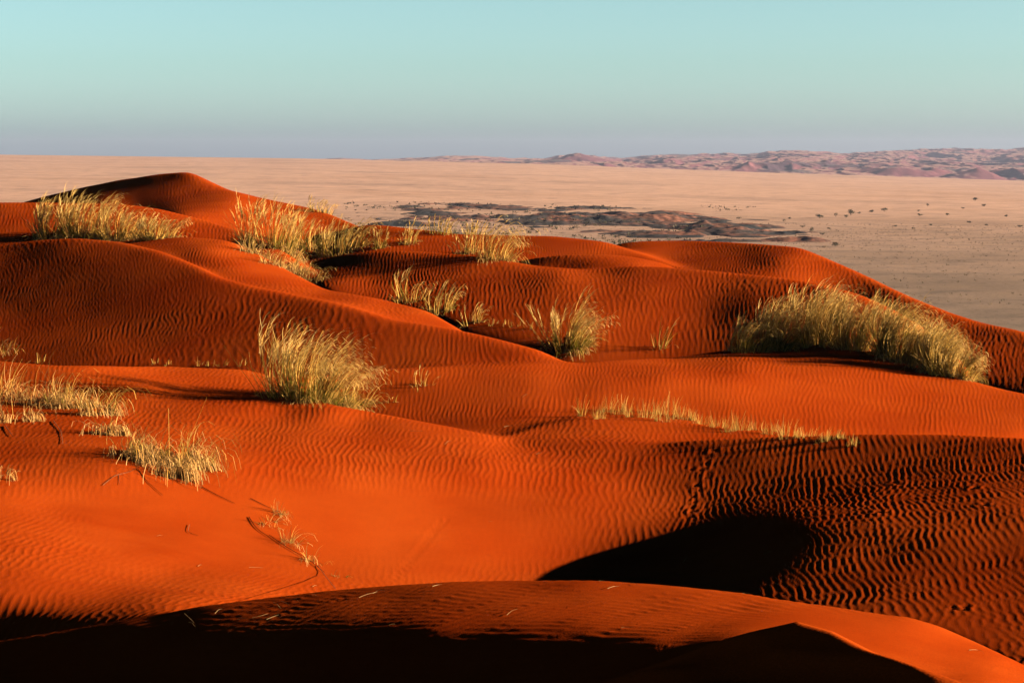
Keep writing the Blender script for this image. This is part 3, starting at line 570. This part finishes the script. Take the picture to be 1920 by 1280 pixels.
for k, (pts, w) in enumerate([([(193,912),(215,895),(240,890),(258,882)],.006),([(258,882),(275,905),(290,918),(305,930)],.008),([(215,850),(222,890),(224,915)],.008),([(378,915),(405,930),(440,945)],.010),
     ([(467,975),(480,992),(505,1010)],.012),([(505,1008),(540,1030),(580,1052),(608,1075)],.009),([(595,1062),(612,1085),(630,1107)],.007),([(470,938),(500,955),(525,962)],.008),([(355,985),(352,1000),(372,1008)],.007),([(10,800),(18,812),(24,820)],.012),([(100,790),(115,810),(118,835)],.010)]):
    stem(['dark root curving left below the tangle on the spur','thick dark root under the tangle on the spur','short dark root hanging from the side of the spur','dark twig right of the hanging straw','curved dark twig at the top left of the root trail','thickest dark root of the root trail on the bright slope','dark root tip at the lower end of the root trail','thin grey twig above the root trail','small forked twig below the hanging straw','dark twig at the left edge of the spur','dark root under the mat of dead grass on the spur'][k],
         GR, pts, [.01]*len(pts), w, DARKW, 'root', 'root')
for k, (px, row, h, w, lb) in enumerate([(520,962,44,40,'small wisp of grey dead grass above the root trail'),(505,984,36,50,'flat wisp of dead grass at the upper end of the root trail'),(545,1022,62,44,'pale straw wisp standing on the root trail'),(582,1052,60,60,'sparse straw wisp along the lower root trail'),(640,1082,24,30,'tiny straw wisp at the right end of the root trail')]):
    tuft(lb, 'straw wisps along the root trail', px, row, h, w, 3, 22, 60, .5, .3, spread=.6, wbl=.004, lying=.8, thl=(.4, 1.1), droop=(.6, -.7), plume=False, name='dead_grass', cat='dead grass')
# loose straw lying about
LOOSE = [(520,1138,14,-.7),(535,1133,16,-.6),(555,1128,10,-.5),(590,1118,8,-.4),(410,1148,14,.6),(355,1162,18,-.9),(360,1172,12,-.7),(488,1158,30,.25),(455,1163,20,.1),(523,1158,46,.2),(690,1118,34,.35),(710,1112,22,.2),(800,1112,30,.05),(820,1100,18,.3),(735,1173,12,.1),(960,1150,20,.5),(1130,1092,14,-.2),(1150,1103,22,.15),(1280,1097,10,.1),(1400,1115,16,-.15),(1175,1180,20,.05),(1190,1097,16,-.3),(1830,1222,26,-.1),(1285,1050,8,1.3),(1440,1038,16,.35),(480,1066,26,-.05),(300,1006,10,.2),(920,980,8,.1),(590,1100,8,.3),(375,1062,8,.1),(985,745,10,.2),(1010,852,10,.2),(840,830,12,.6),(955,800,20,.1),(780,810,24,-.1),(715,690,20,.3)]
LOOSE.sort(); DRYL = [(.30, .19, .08), (.22, .13, .05), (.36, .24, .11)]
ORD = ['first','second','third','fourth','fifth','sixth','seventh','eighth','ninth','tenth','eleventh','twelfth','thirteenth','fourteenth','fifteenth','sixteenth','seventeenth','eighteenth']
for k, (px, row, Lp, sl) in enumerate(LOOSE):
    half = len(LOOSE)//2
    lb = 'loose pale straw lying on the sand, %s from the left edge of the photo' % ORD[k] if k < half else 'loose pale straw lying on the sand, %s from the right edge of the photo' % ORD[len(LOOSE)-1-k]
    stem(lb, 'loose straws lying on the sand', [(px-Lp/2, row+sl*Lp/2), (px, row-1), (px+Lp/2, row-sl*Lp/2)], [.006, .009, .008], .0032, DRYL, 'loose_straw', 'straw')

# ---------- bushes and dry tussocks on the plain ----------
leafm = mat('bush_leaf', (.03, .034, .018)); barkm = mat('bush_bark', (.10, .07, .05))
def plain_hit(px, row):
    u, v = uv(px, row); d = np.exp(np.linspace(math.log(150), math.log(4000), 3000)); z = plain_z(np.full_like(d, u), d)
    j = int(np.argmax(z/d >= v)); return np.array([u*d[j], d[j], z[j]+CAM_Z])
def bush(label, group, px, row, wpx, hpx, tree):
    c = plain_hit(px, row); W = wpx*c[1]/FPX; H = hpx*c[1]/FPX
    t = thing('tree' if tree else 'bush', tuple(c), label, 'tree' if tree else 'bush', group)
    nl = 260; nc = 7
    cen = np.c_[RNG.normal(0, W*.22, nc), RNG.normal(0, W*.22, nc), H*RNG.uniform(.45 if tree else .3, .8, nc)]
    q = cen[RNG.integers(0, nc, nl)]+RNG.normal(0, 1, (nl, 3))*np.array([W*.13, W*.13, H*.12]); q[:, 2] = np.clip(q[:, 2], H*.03, H)
    s = W*.055*RNG.uniform(.6, 1.4, nl); a = RNG.normal(0, 1, (nl, 3)); a /= np.linalg.norm(a, axis=1)[:, None]; b2 = np.cross(a, RNG.normal(0, 1, (nl, 3))); b2 /= np.linalg.norm(b2, axis=1)[:, None]
    V = np.stack([q-a*s[:, None], q+b2*s[:, None]*.7, q+a*s[:, None], q-b2*s[:, None]*.7], 1).reshape(-1, 3)
    mesh_obj('crown', V, np.arange(nl*4).reshape(-1, 4), leafm, t, None, False)
    r = W*.035; V = []; F_ = []
    for k in range(5):
        top = cen[k]; o = len(V)
        for f, rr in ((-.05, r), (.5, r*.6), (.9, r*.25)):
            for a_ in (0, 2.09, 4.19): V.append((top[0]*f+rr*math.cos(a_), top[1]*f+rr*math.sin(a_), top[2]*f))
        for i in (0, 3):
            for a_ in range(3): F_.append([o+i+a_, o+i+(a_+1) % 3, o+i+3+(a_+1) % 3, o+i+3+a_])
    mesh_obj('trunk', V, F_, barkm, t, None, False)
BUSH = [(1385,411,10,7,0),(1470,416,8,8,1),(1481,411,9,6,0),(1505,427,10,6,0),(1522,438,14,16,1),(1537,409,20,11,0),(1542,441,12,7,0),(1555,430,9,5,0),(1567,462,18,12,0),(1567,407,9,11,1),(1587,408,12,7,0),(1595,404,20,16,1),(1612,401,9,5,0),(1635,398,13,8,0),(1659,397,15,10,0),(1680,425,10,5,0),(1712,430,9,6,0),(1722,397,8,5,0),(1725,405,11,6,0),(1739,387,8,8,1),(1745,423,11,5,0),(1777,404,11,6,0),(1805,392,8,5,0),(1817,418,12,5,0),(1828,377,14,10,1),(1845,387,12,6,0),(1849,423,9,5,0),(1887,407,11,6,0),(1912,426,12,6,0)]
for k, (px, row, w, h, tr) in enumerate(BUSH):
    lb = {11: 'biggest dark round tree among the bushes on the pale plain', 8: 'dark bush nearest to the dune rim on the pale plain', 24: 'dark tree farthest out on the pale plain at the right', 4: 'dark tree at the right tip of the rocky mounds', 5: 'widest grey bush above the right end of the rocky mounds'}.get(k)
    if not lb: lb = ('small grey green %s on the pale plain, %s from the left among the scattered bushes' % ('tree' if tr else 'bush', ORD[k]) if k < 15 else 'small grey green %s on the pale plain, %s from the right among the scattered bushes' % ('tree' if tr else 'bush', ORD[len(BUSH)-1-k]))
    bush(lb, 'bushes and trees scattered over the plain', px, row, w*.75, h*.75, tr)
nt = 9000
d = np.sqrt(RNG.uniform(170**2, 900**2, nt)); u = RNG.uniform(-.30, .33, nt); keep = (fbm(u*d, d, 61, 60, 3) > -.25); d, u = d[keep], u[keep]
P_ = np.c_[u*d, d, plain_z(u, d)+CAM_Z]; s = RNG.uniform(.16, .40, len(d))
vs_, fs_, ts_ = [], [], []
rep = 5
rt = np.repeat(P_, rep, 0)+np.c_[RNG.normal(0, .2, (len(P_)*rep, 2)), np.full(len(P_)*rep, -.03)]
ss = np.repeat(s, rep)*RNG.uniform(.7, 1.2, len(P_)*rep)
v, f, tt, _ = blades(rt, RNG.normal(0, .5, (len(rt), 2)), ss*1.3, RNG.uniform(.3, 1, len(rt)), ss*.5, np.array([.1, 0]), [(.11, .085, .055), (.2, .15, .09), (.14, .115, .075)], 2, .2)
tag(mesh_obj('dry_tussocks', v, f, M_DRY, None, tt, False), 'countless small dark dry tussocks dotting the pale plain', 'dry grass', None, 'stuff')

ns = 2600
px_ = RNG.uniform(640, 1600, ns); rw_ = RNG.uniform(378, 470, ns); uu_, vv_ = uv(px_, rw_)
dd_ = np.exp(np.linspace(math.log(450), math.log(1500), 400)); S_ = []
for k in range(ns):
    zz_ = plain_z(np.full(400, uu_[k]), dd_); q_ = int(np.argmax(zz_/dd_ >= vv_[k])); S_.append((uu_[k]*dd_[q_], dd_[q_], zz_[q_]))
S_ = np.array(S_); keep = fbm(S_[:, 0], S_[:, 1]*.4, 71, 40, 3) > -.05+.002*np.maximum(px_-1100, 0); S_ = S_[keep]; S_[:, 2] = np.maximum(S_[:, 2], mound_z(S_[:, 0]/S_[:, 1], S_[:, 1]))+CAM_Z-.05
rep = 7; rt = np.repeat(S_, rep, 0)+np.c_[RNG.normal(0, .35, (len(S_)*rep, 2)), np.zeros(len(S_)*rep)]
sz = np.repeat(RNG.uniform(.35, 1.1, len(S_)), rep)*RNG.uniform(.7, 1.2, len(rt))
v, f, tt, _ = blades(rt, RNG.normal(0, .6, (len(rt), 2)), sz, RNG.uniform(.3, 1, len(rt)), sz*.6, np.array([.05, 0]), [(.07, .06, .04), (.12, .10, .06), (.10, .095, .05)], 2, .3)
tag(mesh_obj('scrub', v, f, M_DRY, None, tt, False), 'countless low scrub plants growing over and around the dark mounds', 'scrub', None, 'stuff')

# ---------- haze over the plain ----------
import bmesh
bm = bmesh.new(); bmesh.ops.create_cube(bm, size=1.0)
for v_ in bm.verts: v_.co = Vector((v_.co.x*26000, v_.co.y*24000+3000, (v_.co.z+.5)*220-70))
me = bpy.data.meshes.new('haze'); bm.to_mesh(me); bm.free()
hz = bpy.data.objects.new('haze', me); C.objects.link(hz); hz['kind'] = 'stuff'; hz['label'] = 'thin dusty haze lying over the far plain and hills'; hz['category'] = 'haze'
hm = bpy.data.materials.new('haze'); hm.use_nodes = True; hn = hm.node_tree.nodes; hn.remove(hn['Principled BSDF'])
pv = hn.new('ShaderNodeVolumePrincipled'); pv.inputs['Color'].default_value = (.34, .42, .70, 1); pv.inputs['Density'].default_value = 5.5e-5; pv.inputs['Anisotropy'].default_value = .2
hm.node_tree.links.new(pv.outputs[0], hn['Material Output'].inputs['Volume']); me.materials.append(hm)
